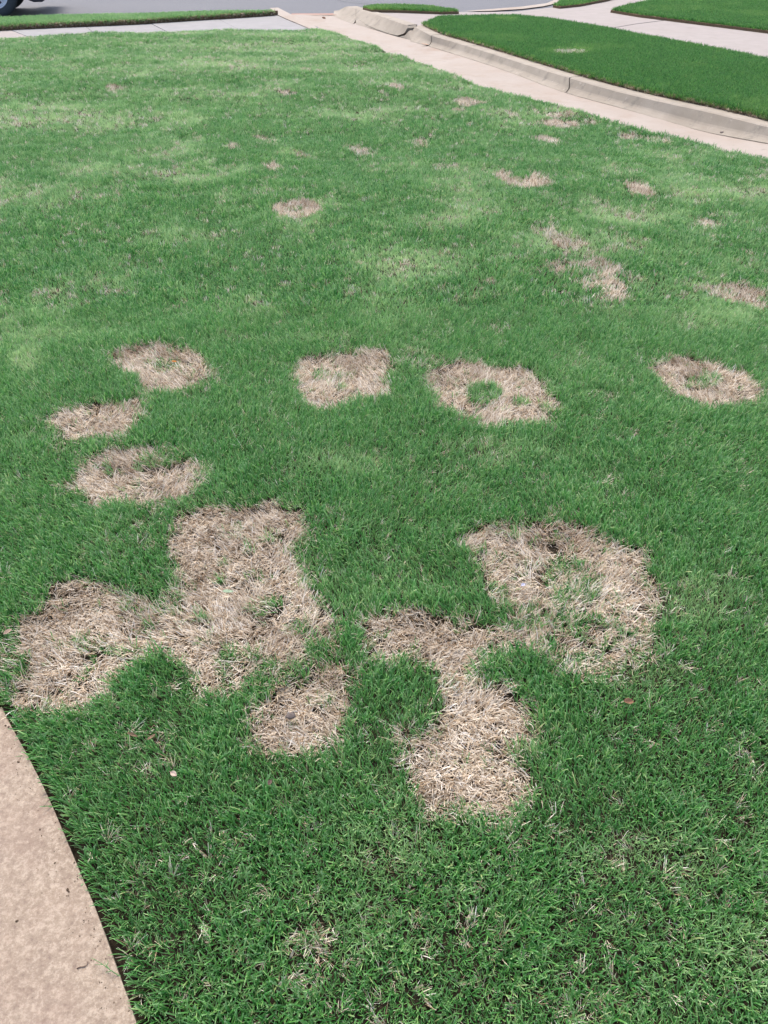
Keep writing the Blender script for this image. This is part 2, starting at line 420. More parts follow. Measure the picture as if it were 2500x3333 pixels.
def fields(x, y):
    """dead 0..1, bare 0..1, pale 0..1 over the lawn"""
    wx = x + 0.035 * (fbm(x, y, 0.10, 3) - 0.5) * 2 + 0.03 * (vn(x, y, 0.028, 5) - 0.5)
    wy = y + 0.035 * (fbm(x, y, 0.10, 9) - 0.5) * 2 + 0.03 * (vn(x, y, 0.028, 6) - 0.5)
    dead = np.zeros(x.shape)
    for s, P in PATCH_W:
        xs = [p[0] for p in P]; ys = [p[1] for p in P]
        m = (wx > min(xs) - .12) & (wx < max(xs) + .12) & (wy > min(ys) - .12) & (wy < max(ys) + .12)
        if not m.any(): continue
        sd_ = poly_sd(wx[m], wy[m], P)
        dead[m] = np.maximum(dead[m], s * smooth01((sd_ + 0.038) / (0.035 + 0.06 * vn(x[m], y[m], 0.12, 8) ** 2)))
        dead[m] = np.maximum(dead[m], 0.30 * s * vn(x[m], y[m], 0.07, 12) * smooth01((sd_ + 0.12) / 0.12))
    px, py = to_pix(x, y)
    qx = px + 14 * (fbm(x, y, 0.16, 33) - 0.5) * 2; qy = py + 8 * (fbm(x, y, 0.16, 37) - 0.5) * 2
    def ell(L):
        for s, cx, cy, rx, ry in L:
            e = ((qx - cx) / rx) ** 2 + ((qy - cy) / ry) ** 2
            yield s, e
    for s, e in ell(REGROW):
        dead *= 1 - s * smooth01((1.35 - e) / 0.7)
    dead *= 1 - 0.6 * smooth01((fbm(x, y, 0.06, 43, 2) - 0.74) / 0.12)
    bare = np.zeros(x.shape)
    for e in (((qx - cx) / rx) ** 2 + ((qy - cy) / ry) ** 2 for cx, cy, rx, ry in BARE):
        bare = np.maximum(bare, smooth01((1.3 - e) / 0.9))
    bare = np.maximum(bare, 0.7 * smooth01((fbm(x, y, 0.09, 47, 3) - 0.62) / 0.12))
    pale = np.zeros(x.shape)
    qx = qx + 40 * (fbm(x, y, 0.25, 133) - 0.5) * 2; qy = qy + 14 * (fbm(x, y, 0.25, 137) - 0.5) * 2
    for s, e in ell(PALE):
        pale = np.maximum(pale, s * smooth01((1.5 - e) / 1.4))
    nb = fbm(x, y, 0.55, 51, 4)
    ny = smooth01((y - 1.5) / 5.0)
    pale = pale * (0.5 + 1.0 * vn(x, y, 0.22, 57)) + (0.12 + 0.43 * ny) * smooth01((nb - 0.55) / 0.25) + 0.036 * np.maximum(0, y - 1.5) * (0.55 + 0.7 * vn(x, y * 1.6, 0.9, 59)) + 0.5 * smooth01((y - 6) / 6) * smooth01((fbm(x * 0.6, y * 2.6, 0.8, 61, 4) - 0.48) / 0.2)  # paling with distance paints in the grazing light on blade tips
    return dead, bare, np.clip(pale, 0, 1)

def lawn_h(x, y):
    amp = 0.014 + 0.042 * smooth01((y - 2.5) / 6.0)
    h = amp * (fbm(x, y * 1.25, 1.15, 71, 2) - 0.5) + 0.35 * amp * (vn(x, y, 0.35, 77) - 0.5)
    return h

# ------------------------------------------------------------------ ground, street, sidewalk
ground = mesh_obj('ground', [(-150, -80, -0.42), (150, -80, -0.42), (150, 260, -0.42), (-150, 260, -0.42)], [(0, 1, 2, 3)], soil_mat('far_ground', (0.03, 0.07, 0.02), (0.06, 0.11, 0.035)))
tag(ground, kind='structure')

ZS = -0.165
s0 = gp(904, 30, 0.02)
sp = Vector((-STREET_DIR.y, STREET_DIR.x, 0))
def street_pt(a, b, z): 
    q = s0 + STREET_DIR * a + sp * b
    return (q.x, q.y, z)
street = mesh_obj('street', [street_pt(-60, -1.2, ZS), street_pt(0, -1.2, ZS), street_pt(1.5, -3.0, ZS), street_pt(60, -3.5, ZS), street_pt(60, 9.5, ZS), street_pt(-60, 9.5, ZS)], [(0, 1, 2, 3, 4, 5)], M_ASPH)
tag(street, kind='structure')
# tar sealed crack in the street
cr = gpl([(1060, -14), (1105, 1), (1150, 7), (1195, 11), (1236, 15), (1262, 16)], ZS + 0.004)
vs = []
for i, p in enumerate(cr):
    wv = 0.05 + 0.03 * random.random()
    vs += [p + Vector((0, -wv, 0)), p + Vector((0, wv, 0))]
mesh_obj('crack_seal', vs, [(2*i, 2*i+2, 2*i+3, 2*i+1) for i in range(len(cr) - 1)], M_TAR, street)

# left sidewalk: slabs with open joints
sidewalk = empty('sidewalk'); tag(sidewalk, kind='structure')
ZW = -0.03
near_l = gp(0, 117, ZW); near_r = gp(1036, 90, ZW)
far_l = gp(0, 92, ZW); far_r = gp(889, 43, ZW)
nd = (near_l - near_r).normalized(); fd = (far_l - far_r).normalized()
toward = -sp
def band(pa, pb, t): return pa + (pb - pa) * t
def hit(pa, pb, q):                       # param of the place nearest to q
    e = pb - pa; return (q - pa).dot(e) / e.dot(e)
NL = near_l + nd * 9; FL = far_l + fd * 9
jn = [(1036, 90), (790, 92), (560, 96), (330, 104), (115, 113)]
jf = [(889, 43), (700, 56), (480, 70), (270, 80), (20, 92)]
njs = [hit(near_r, NL, gp(*p, ZW)) for p in jn]; fjs = [hit(far_r, FL, gp(*p, ZW)) for p in jf]
while njs[-1] < 0.9:
    njs.append(njs[-1] + (njs[-1] - njs[-2])); fjs.append(fjs[-1] + (fjs[-1] - fjs[-2]))
for i in range(len(njs) - 1):
    a, b = njs[i] + (0.0003 if i else 0), njs[i + 1] - 0.0003
    c, d = fjs[i] + (0.0003 if i else 0), fjs[i + 1] - 0.0003
    A, B = band(near_r, NL, a) + toward * 0.35, band(near_r, NL, b) + toward * 0.35
    Cc, D = band(far_r, FL, d), band(far_r, FL, c)
    A.z = B.z = Cc.z = D.z = ZW + random.uniform(-.003, .003)
    prism('slab', [A, B, Cc, D], ZW - 0.1, M_WALK if i < 4 else M_WALKP, sidewalk, bevel=0.006)

# flare: light concrete edge between sidewalk and driveway
fl = [gp(1036, 91, -0.02), gp(1000, 70, -0.02), gp(955, 50, -0.02), gp(905, 24, -0.02), gp(878, 26, -0.02), gp(895, 44, -0.02), gp(935, 62, -0.02), gp(1018, 96, -0.02)]
kf = prism('driveway_edging', fl, -0.16, M_DRIVE, None, bevel=0.01)
tag(kf, kind='structure')

# ------------------------------------------------------------------ driveway and kerb
TOPF = [(1160, 29), (1223, 48), (1280, 68), (1334, 87), (1344, 84), (1404, 114), (1500, 142), (1627, 181), (1740, 217), (1853, 252), (1960, 283), (2079, 313), (2192, 338), (2305, 362), (2500, 411)]
BASE = [(1084, 48), (1163, 80), (1250, 106), (1306, 122), (1404, 149), (1500, 178), (1627, 218), (1740, 260), (1838, 298), (1960, 330), (2079, 362), (2192, 395), (2305, 428), (2500, 462)]
TOPB = [(1181, 22), (1260, 40), (1300, 52), (1344, 71), (1404, 95), (1476, 124), (1551, 147), (1627, 170), (1700, 194), (1777, 219), (1890, 252), (2079, 301), (2230, 332), (2380, 369), (2500, 396)]
def interp(L, x):
    if x > 1410 and L is not CRACK:
        ks = (-75, -50, -25, 0, 25, 50, 75); ws = (1, 2, 3, 3, 3, 2, 1)
        if x < 1485: ks = tuple(k * (x - 1410) / 75 for k in ks)
        return sum(w_ * interp0(L, x + k) for k, w_ in zip(ks, ws)) / 15.0
    return interp0(L, x)
def interp0(L, x):
    xs = [p[0] for p in L]
    if x <= xs[0]: i = 0
    elif x >= xs[-1]: i = len(L) - 2
    else: i = max(k for k in range(len(L) - 1) if xs[k] <= x)
    a, b = L[i], L[i + 1]
    return a[1] + (b[1] - a[1]) * (x - a[0]) / (b[0] - a[0])
CRACK = []
KT = 0.0
_zb = {}
def _zb1(x):
    t = gp(x, interp(TOPF, x), KT)
    a, b = gp(x - 20, interp(TOPF, x - 20), KT), gp(x + 20, interp(TOPF, x + 20), KT)
    e = (b - a).normalized(); n = Vector((-e.y, e.x, 0))
    lo, hi = -0.2, -0.05
    for _ in range(24):
        m = (lo + hi) / 2
        if (gp(x, interp(BASE, x), m) - t).dot(n) > -0.075: lo = m
        else: hi = m
    return (lo + hi) / 2
def zbase(x):
    if not _zb:
        for q in range(1060, 2961, 20): _zb[q] = max(-0.145, min(-0.09, _zb1(q)))
    ks = [max(1060, min(2960, int(round(x / 20.0)) * 20 + k * 20)) for k in range(-5, 6)]
    f = x / 20.0 - round(x / 20.0)
    v0 = sum(_zb[k] for k in ks) / 11.0
    v1 = sum(_zb[max(1060, min(2960, k + 20))] for k in ks) / 11.0
    return v0 + (v1 - v0) * f
def kerb_pts(x):
    t = gp(x, interp(TOPF, x), KT)
    b = gp(x, interp(BASE, x), zbase(x))
    return t, b
# driveway sheet between the kerb foot and a line tucked under the lawn edge
drv, drf = [], []
xs = list(range(1084, 2901, 24)) + [2900]
k_foot = [gp(x, interp(BASE, x), zbase(x)) for x in xs]
kf_dir = (k_foot[-1] - k_foot[-6]).normalized()
k_foot += [k_foot[-1] + kf_dir * 2.5, k_foot[-1] + kf_dir * 6]
l_pts = []
le = lawn_edge[6:] + [lawn_edge[-1] + d1 * 2.5, lawn_edge[-1] + d1 * 6]
# resample lawn side to the same count
def resample(P, n):
    L = [0]
    for a, b in zip(P, P[1:]): L.append(L[-1] + (b - a).length)
    out = []
    for i in range(n):
        s = L[-1] * i / (n - 1); k = 0
        while k < len(L) - 2 and L[k + 1] < s: k += 1
        t = (s - L[k]) / max(1e-6, L[k + 1] - L[k]); out.append(P[k] + (P[k + 1] - P[k]) * t)
    return out
foot = resample(k_foot, 80); side = resample(le, 80)
rows = 6
for i in range(80):
    q = side[i] + (side[i] - foot[i]).normalized() * 0.9
    q.z = foot[i].z - 0.02
    p0 = foot[i] + (foot[i] - q).normalized() * 0.25; p0.z = foot[i].z
    for r in range(rows):
        p = p0 + (q - p0) * (r / (rows - 1)); drv.append(p)
for i in range(79):
    for r in range(rows - 1):
        a = i * rows + r; drf.append((a, a + 1, a + rows + 1, a + rows))
# apron reaching the street
n0 = len(drv)
ap = [drv[0], gp(1070, 46, ZS + 0.012), gp(905, 34, ZS + 0.012), drv[rows - 1]]
driveway = mesh_obj('driveway', drv, drf, M_DRIVE); tag(driveway, kind='structure')
ZA = -0.134
apr = drv[:rows] + [gp(1036, 88, drv[rows - 1].z), gp(890, 50, drv[rows - 1].z), gp(960, 47, ZA), gp(1084, 46.5, drv[0].z)]
mesh_obj('apron', apr, [tuple(range(len(apr)))], M_DRIVE, driveway)
g = [gp(950, 44, ZS + .008), gp(1105, 43.5, ZS + .008), gp(1105, 48.5, ZA - .004), gp(945, 49.5, ZA - .004)]
mesh_obj('gutter_lip', g, [(0, 1, 2, 3)], M_GUT, driveway)

kerb = empty('kerb'); tag(kerb, kind='structure')
BACK = 0.17
def backdir(x):
    a, b = gp(x - 20, interp(TOPF, x - 20), KT), gp(x + 20, interp(TOPF, x + 20), KT)
    e = (b - a).normalized(); n = Vector((-e.y, e.x, 0))
    return n if n.y > 0 or n.x > 0 else -n
def profile(x, lift=0.0, out=0.0, tcut=1.0, ramp_k=1.0):
    t, b = kerb_pts(x)
    n = backdir(x)
    if (b - t).dot(n) > -0.03:                     # keep a battered face
        b = b - n * ((b - t).dot(n) + 0.05)
    t = Vector((t.x, t.y, b.z + (t.z - b.z) * ramp_k + lift)) - n * out
    b2 = Vector(b) - n * out * 0.6
    rr = 0.022
    fdir = (b2 - t); fl_ = fdir.length; fdir.normalize()
    P = [t + n * BACK + Vector((0, 0, -0.30)), t + n * BACK, t + n * rr * 1.0, t + n * rr * 0.35 + Vector((0, 0, -0.004)), t + fdir * rr * 0.5, t + fdir * rr * 1.1]
    for k in range(1, 9):
        f = k / 8.0 * tcut
        if fl_ * f > rr * 1.3: P.append(t + fdir * fl_ * f - n * (0.05 * max(0, (f - 0.6) / 0.4) ** 2 if tcut == 1 else 0))
        else: P.append(t + fdir * rr * (1.2 + 0.1 * k))
    P.append(P[-1] + n * 0.12 + Vector((0, 0, -0.004 if tcut < 1 else -0.1)))
    return P
def sweep(name, x0, x1, step, fn, mat, parent):
    xs = list(np.arange(x0, x1, step)) + [x1]
    V, F = [], []
    for x in xs:
        P = fn(x); m = len(P); V += P
    for i in range(len(xs) - 1):
        for k in range(m - 1):
            a = i * m + k; F.append((a, a + 1, a + m + 1, a + m))
    F.append(tuple(range(m))); F.append(tuple((len(xs) - 1) * m + k for k in reversed(range(m))))
    me = mesh_obj(name, V, F, mat, parent)
    mod = me.data
    bm = bmesh.new(); bm.from_mesh(mod); bmesh.ops.recalc_face_normals(bm, faces=bm.faces); bm.to_mesh(mod); bm.free()
    return me
def rough_pts(fn, amp=0.0022):
    def g(x):
        P = fn(x)
        return [p + Vector((0, 0, amp * (float(vn(p.x * 3, p.y * 3 + p.z * 5, 0.3, 91)) - .5))) for p in P]
    return g
def rampk(x): return 0.04 + 0.96 * float(smooth01(np.array((x - 1086) / 50.0)))
CRACK = [(1157, 50), (1169, 62), (1193, 81), (1229, 96), (1271, 110), (1298, 116), (1321, 111), (1342, 86)]
def tcrack(x):
    yT, yB, yC = interp(TOPF, x), interp(BASE, x), interp(CRACK, x)
    return min(0.96, max(0.2, (yC - yT) / (yB - yT)))
nose = sweep('kerb_section', 1086, 1158, 4, rough_pts(lambda x: profile(x, 0.0, ramp_k=rampk(x))), M_KERB, kerb)
blk = sweep('kerb_section', 1159, 1336, 4, rough_pts(lambda x: profile(x, 0.025 * (x - 1157) / 180, 0.05 * (x - 1157) / 180, tcrack(x) )), M_KERB, kerb)
blk['label'] = 'broken kerb block tilted forward over a dark crack'
def remnant(x):
    n = backdir(x); t, b = kerb_pts(x)
    if (b - t).dot(n) > -0.03: b = b - n * ((b - t).dot(n) + 0.05)
    gap = 0.035 * min(1, (x - 1150) / 60.0)
    f = min(0.97, tcrack(x) + gap / (b - t).length)
    c = t + (b - t) * f - n * 0.015
    return [c + n * 0.25 + Vector((0, 0, -.01)), c + n * 0.02, c, c + (b - c) * 0.5, b, b + n * 0.05 + Vector((0, 0, -.08))]
rem = sweep('kerb_footing', 1159, 1343, 4, rough_pts(remnant), M_KERB, kerb)
for a, b in ((1344, 1403), (1405, 1852), (1855, 2900)):
    sweep('kerb_section', a, b, 6, rough_pts(lambda x: profile(x)), M_KERB, kerb)
dd = (gp(2900, interp(TOPF, 2900), KT) - gp(2800, interp(TOPF, 2800), KT)).normalized()

# ------------------------------------------------------------------ right hand walk and lawns beyond the kerb
ZB = 0.0
kb = [gp(x, interp(TOPF, x), KT) + backdir(x) * (BACK + 0.004) for x in (1223, 1280, 1334)]
side_walk = empty('side_walk'); tag(side_walk, kind='structure')
wo1 = kb + [gp(1431, 58, ZB), gp(1551, 56, ZB), gp(1672, 55, ZB), gp(1777, 63, ZB), gp(1928, 86, ZB), gp(1966, 93, ZB), gp(2066, 76.5, ZB), gp(2177, 62, ZB), gp(2079, 46, ZB), gp(1988, 31, ZB), gp(2049, 14, ZB), gp(2150, -4, ZB), gp(1975, -4, ZB), gp(1890, 12, ZB), gp(1823, 20, ZB), gp(1672, 37, ZB), gp(1499, 38, ZB), gp(1300, 32, ZB), gp(1210, 30, ZB)]
for p in wo1: p.z = ZB - 0.006
prism('slab', wo1, -0.2, M_WALKP, side_walk)
wo2 = [gp(1969, 94, ZB), gp(2069, 77.5, ZB), gp(2181, 63, ZB), gp(2305, 75, ZB), gp(2500, 98, ZB), gp(2900, 145, ZB), gp(2900, 275, ZB), gp(2500, 200, ZB), gp(2380, 172, ZB), gp(2154, 130, ZB)]
for p in wo2: p.z = ZB - 0.006
prism('slab', wo2, -0.2, M_WALKP, side_walk)
# far gutter, a pale concrete band between street and the walk
gg = [gp(1499, 37, ZS + .02), gp(1600, 35, ZS + .02), gp(1700, 29, ZS + .02), gp(1770, 20, ZS + .02), gp(1830, 6, ZS + .02), gp(1870, -3, ZS + .02), gp(1810, -3, ZS + .012), gp(1780, 10, ZS + .012), gp(1700, 21, ZS + .012), gp(1600, 29, ZS + .012)]
gt = mesh_obj('gutter', gg, [tuple(range(len(gg)))], M_DRIVE); tag(gt, kind='structure')

ZC = 0.03
kbc = [gp(x, interp(TOPF, x), KT) + backdir(x) * (BACK + 0.012) for x in range(1346, 2900, 30)]
for p in kbc: p.z = ZC
gC = kbc + [gp(2900, 275, ZC), gp(2500, 195, ZC), gp(2380, 169, ZC), gp(2154, 127, ZC), gp(1928, 85, ZC), gp(1777, 62, ZC), gp(1672, 54, ZC), gp(1551, 55, ZC), gp(1431, 58, ZC)]
gC[len(kbc)] = gp(2900, 272, ZC)
gA = gpl([(1181, 25), (1230, 18), (1300, 18), (1400, 22), (1480, 33), (1494, 38), (1440, 39), (1300, 34), (1210, 33)], ZC)
gD = gpl([(1800, 17), (1823, 21), (1890, 14), (1975, -2), (2020, -14), (1900, -14), (1830, 0)], ZC)
gE = gpl([(1988, 33), (2079, 48), (2305, 76), (2500, 100), (2900, 148), (2900, 40), (2600, -10), (2180, -8), (2139, 0), (2049, 16)], ZC)
gL = [gp(0, 92, 0.0), gp(151, 85, 0), gp(452, 72, 0), gp(754, 53, 0), gp(889, 44, 0)]
LZ = 0.035
gLn = [gp(0, 92, 0.0) + fd * 9] + gL
gLf = [gp(904, 31, 0.05), gp(700, 36, 0.05), gp(452, 43, 0.05), gp(190, 50, 0.05), gp(0, 56, 0.05)]
gLf += [gLf[-1] - STREET_DIR * 9]
gLo = [Vector((p.x, p.y, LZ)) for p in gLn + gLf]
for nm, o_ in (('verge_soil', gLo), ('bank_soil', gC), ('verge_soil', gA), ('verge_soil', gD), ('bank_soil', gE)):
    tag(prism(nm, o_, -0.2, M_THATCH), kind='structure')

# ------------------------------------------------------------------ main lawn soil (fan of rings round the standing point)
LO = [(p.x, p.y) for p in lawn_outline]
cx0, cy0 = 0.0, -1.0
angs = np.linspace(math.radians(-8), math.radians(188), 460)
def edge_r(a):
    dx, dy = math.cos(a), math.sin(a); best = None
    P = [(12, -1.2)] + LO[::-1] + [(-12, -1.2)]
    for (ax, ay), (bx, by) in zip(P, P[1:]):
        ex, ey = bx - ax, by - ay
        den = dx * ey - dy * ex
        if abs(den) < 1e-9: continue
        t = ((ax - cx0) * ey - (ay - cy0) * ex) / den
        s = ((ax - cx0) * dy - (ay - cy0) * dx) / den
        if t > 0 and -1e-6 <= s <= 1 + 1e-6 and (best is None or t < best): best = t
    return best or 3.0
R_ = np.array([edge_r(a) for a in angs])
K = 190
rf = (np.linspace(0.02, 1, K) ** 1.5)
GX = cx0 + np.cos(angs)[:, None] * R_[:, None] * rf[None, :]
GY = cy0 + np.sin(angs)[:, None] * R_[:, None] * rf[None, :]
def slab_dist(x, y): return poly_sd(x, y, slab_outline)
dead_, bare_, _ = fields(GX.ravel(), GY.ravel())
GZ = lawn_h(GX.ravel(), GY.ravel()) - 0.012 * dead_ - 0.006 * bare_
sdv = slab_dist(GX.ravel(), GY.ravel())
GZ = np.where(sdv > 0.01, -0.06, np.where(sdv > -0.05, np.minimum(GZ, -0.018), GZ))
V = list(zip(GX.ravel().tolist(), GY.ravel().tolist(), GZ.tolist()))
nA = len(angs)
F = [(i * K + j, i * K + j + 1, (i + 1) * K + j + 1, (i + 1) * K + j) for i in range(nA - 1) for j in range(K - 1)]
# skirt down at the outer rim
base_i = len(V)
for i in range(nA):
    x, y, z = V[i * K + K - 1]; V.append((x, y, -0.35))
F += [(i * K + K - 1, base_i + i, base_i + i + 1, (i + 1) * K + K - 1) for i in range(nA - 1)]
lawn = mesh_obj('lawn', V, F, M_SOIL, smooth=True); tag(lawn, kind='structure')

# tan slab in the corner
slab = prism('concrete_slab', [Vector((p.x, p.y, 0.006)) for p in slab_outline], -0.12, M_SLAB, bevel=0.012)
tag(slab, kind='structure')

# ------------------------------------------------------------------ grass tufts
TUFTS = {}
def tuft(kind, seed, far=False):
    r = random.Random(seed)
    V, F, A, Rn = [], [], [], []
    if kind != 'straw': nb = 9 if not far else 16
    else: nb = 9 if not far else 16
    spread = 0.011 if not far else 0.026
    for b in range(nb):
        ph = r.uniform(0, 2 * math.pi); rad = spread * math.sqrt(r.random())
        bx, by = rad * math.cos(ph), rad * math.sin(ph)
        if kind != 'straw':
            L = r.uniform(0.020, 0.044); wd = r.uniform(0.0008, 0.0016) * (1.7 if far else 1)
            az = ph + r.uniform(-1.2, 1.2); tl0 = r.uniform(0.0, 0.45); bend = r.uniform(0.2, 1.2)
            seg = 3; tipw = r.choice((0.15, 0.3, 0.6))
        else:
            L = r.uniform(0.025, 0.052); wd = r.uniform(0.0007, 0.0015) * (1.7 if far else 1)
            az = r.gauss(0, 0.75 if not far else 1.2); tl0 = r.uniform(0.4, 1.15) if not far else r.uniform(0.1, 0.75); bend = r.uniform(-0.1, 0.8)
            seg = 3; tipw = 0.3
        tw = r.uniform(-1.0, 1.0)
        p = Vector((bx, by, -0.004)); tl = tl0; base = len(V); rv = r.random()
        for s in range(seg + 1):
            t = s / seg
            w_ = wd * (1 - (1 - tipw) * t ** 2.2) * (0.75 if s == 0 else 1)
            sx = Vector((-math.sin(az + tw), math.cos(az + tw), 0.25 * math.sin(tw * 3))) * w_
            V += [p - sx, p + sx]; A += [t, t]; Rn += [rv, rv]
            dv = Vector((math.sin(tl) * math.cos(az), math.sin(tl) * math.sin(az), math.cos(tl)))
            p = p + dv * (L / seg); tl = min(1.65, tl + bend / seg)
            if p.z < 0.002: p.z = 0.002
        for s in range(seg):
            a = base + 2 * s; F.append((a, a + 1, a + 3, a + 2))
    me = bpy.data.meshes.new('tuft')
    me.from_pydata([tuple(v) for v in V], [], F)
    me.materials.append({'green': M_GREEN, 'bank': M_BANK, 'straw': M_STRAW}[kind])
    a1 = me.attributes.new('along', 'FLOAT', 'POINT'); a1.data.foreach_set('value', A)
    a2 = me.attributes.new('rnd', 'FLOAT', 'POINT'); a2.data.foreach_set('value', Rn)
    me.polygons.foreach_set('use_smooth', [True] * len(me.polygons))
    return bpy.data.objects.new(kind + '_tuft', me)
for kind in ('green', 'straw', 'bank'):
    for far in (False, True):
        if kind == 'bank' and not far: continue
        c = bpy.data.collections.new(kind + ('_far' if far else '_near'))
        for k in range(14): c.objects.link(tuft(kind, 100 * k + (7 if far else 3) + (50 if kind == 'green' else 0), far))
        TUFTS[(kind, far)] = c

def gn_tree(coll):
    ng = bpy.data.node_groups.new('scatter', 'GeometryNodeTree')
    ng.interface.new_socket('Geometry', in_out='INPUT', socket_type='NodeSocketGeometry')
    ng.interface.new_socket('Geometry', in_out='OUTPUT', socket_type='NodeSocketGeometry')
    n, l = ng.nodes, ng.links
    gi = n.new('NodeGroupInput'); go = n.new('NodeGroupOutput')
    ip = n.new('GeometryNodeInstanceOnPoints')
    ci = n.new('GeometryNodeCollectionInfo'); ci.inputs[0].default_value = coll
    ci.inputs['Separate Children'].default_value = True; ci.inputs['Reset Children'].default_value = True
    def na(name, typ):
        x = n.new('GeometryNodeInputNamedAttribute'); x.data_type = typ; x.inputs[0].default_value = name
        return x.outputs[0]
    e2r = n.new('FunctionNodeEulerToRotation')
    l.new(na('rot', 'FLOAT_VECTOR'), e2r.inputs[0])
    l.new(gi.outputs[0], ip.inputs['Points']); l.new(ci.outputs[0], ip.inputs['Instance'])
    ip.inputs['Pick Instance'].default_value = True
    l.new(na('pick', 'INT'), ip.inputs['Instance Index'])
    l.new(e2r.outputs[0], ip.inputs['Rotation']); l.new(na('size', 'FLOAT_VECTOR'), ip.inputs['Scale'])
    l.new(ip.outputs[0], go.inputs[0])
    return ng
TREES = {k: gn_tree(c) for k, c in TUFTS.items()}

def scatter(name, key, P, yaw, lean_az, lean, size, tint, hue, label, cat, zs=None):
    """P: n x 3; each tuft is spun by yaw, then leant by `lean` towards lean_az"""
    n = len(P)
    me = bpy.data.meshes.new(name); me.vertices.add(n)
    me.vertices.foreach_set('co', P.astype(np.float32).ravel())
    cy, sy = np.cos(yaw), np.sin(yaw)
    kx, ky = -np.sin(lean_az), np.cos(lean_az)                   # lean axis (horizontal)
    c, s = np.cos(lean), np.sin(lean); C1 = 1 - c
    R00 = c + kx * kx * C1; R01 = kx * ky * C1; R02 = ky * s
    R10 = kx * ky * C1; R11 = c + ky * ky * C1; R12 = -kx * s
    R20 = -ky * s; R21 = kx * s; R22 = c
    A00 = R00 * cy + R01 * sy; A10 = R10 * cy + R11 * sy; A20 = R20 * cy + R21 * sy
    rx = np.arctan2(R21 * cy - R20 * sy, R22); ry = np.arcsin(np.clip(-A20, -1, 1)); rz = np.arctan2(A10, A00)
    rot = np.stack([rx, ry, rz], 1)
    sz = np.stack([size, size, size * (zs if zs is not None else 1.0)], 1)
    for nm, typ, val in (('rot', 'FLOAT_VECTOR', rot), ('size', 'FLOAT_VECTOR', sz)):
        a = me.attributes.new(nm, typ, 'POINT'); a.data.foreach_set('vector', val.astype(np.float32).ravel())
    for nm, val in (('tint', tint), ('hue', hue)):
        a = me.attributes.new(nm, 'FLOAT', 'POINT'); a.data.foreach_set('value', val.astype(np.float32))
    a = me.attributes.new('pick', 'INT', 'POINT'); a.data.foreach_set('value', RNG.integers(0, 14, n).astype(np.int32))
    o = bpy.data.objects.new(name, me); COL.objects.link(o)
    md = o.modifiers.new('scatter', 'NODES'); md.node_group = TREES[key]
    tag(o, label, cat, kind='stuff')
    return o

def sample(poly, dens, y0=None, y1=None, xlim=None):
    P = np.array([(p[0], p[1]) for p in poly]); lo, hi = P.min(0), P.max(0)
    if y0 is not None: lo[1] = max(lo[1], y0)
    if y1 is not None: hi[1] = min(hi[1], y1)
    cell = 1 / math.sqrt(dens)                                   # jittered grid: even cover
    gx = np.arange(lo[0], hi[0], cell); gy = np.arange(lo[1], hi[1], cell)
    X, Y = np.meshgrid(gx, gy)
    X = X.ravel() + RNG.uniform(0, cell, X.size); Y = Y.ravel() + RNG.uniform(0, cell, Y.size)
    m = np.abs(X) < 0.56 * (Y * CT + CAM_H * ST) + 0.7          # the part of the lawn a camera near here can see
    X, Y = X[m], Y[m]
    return X, Y

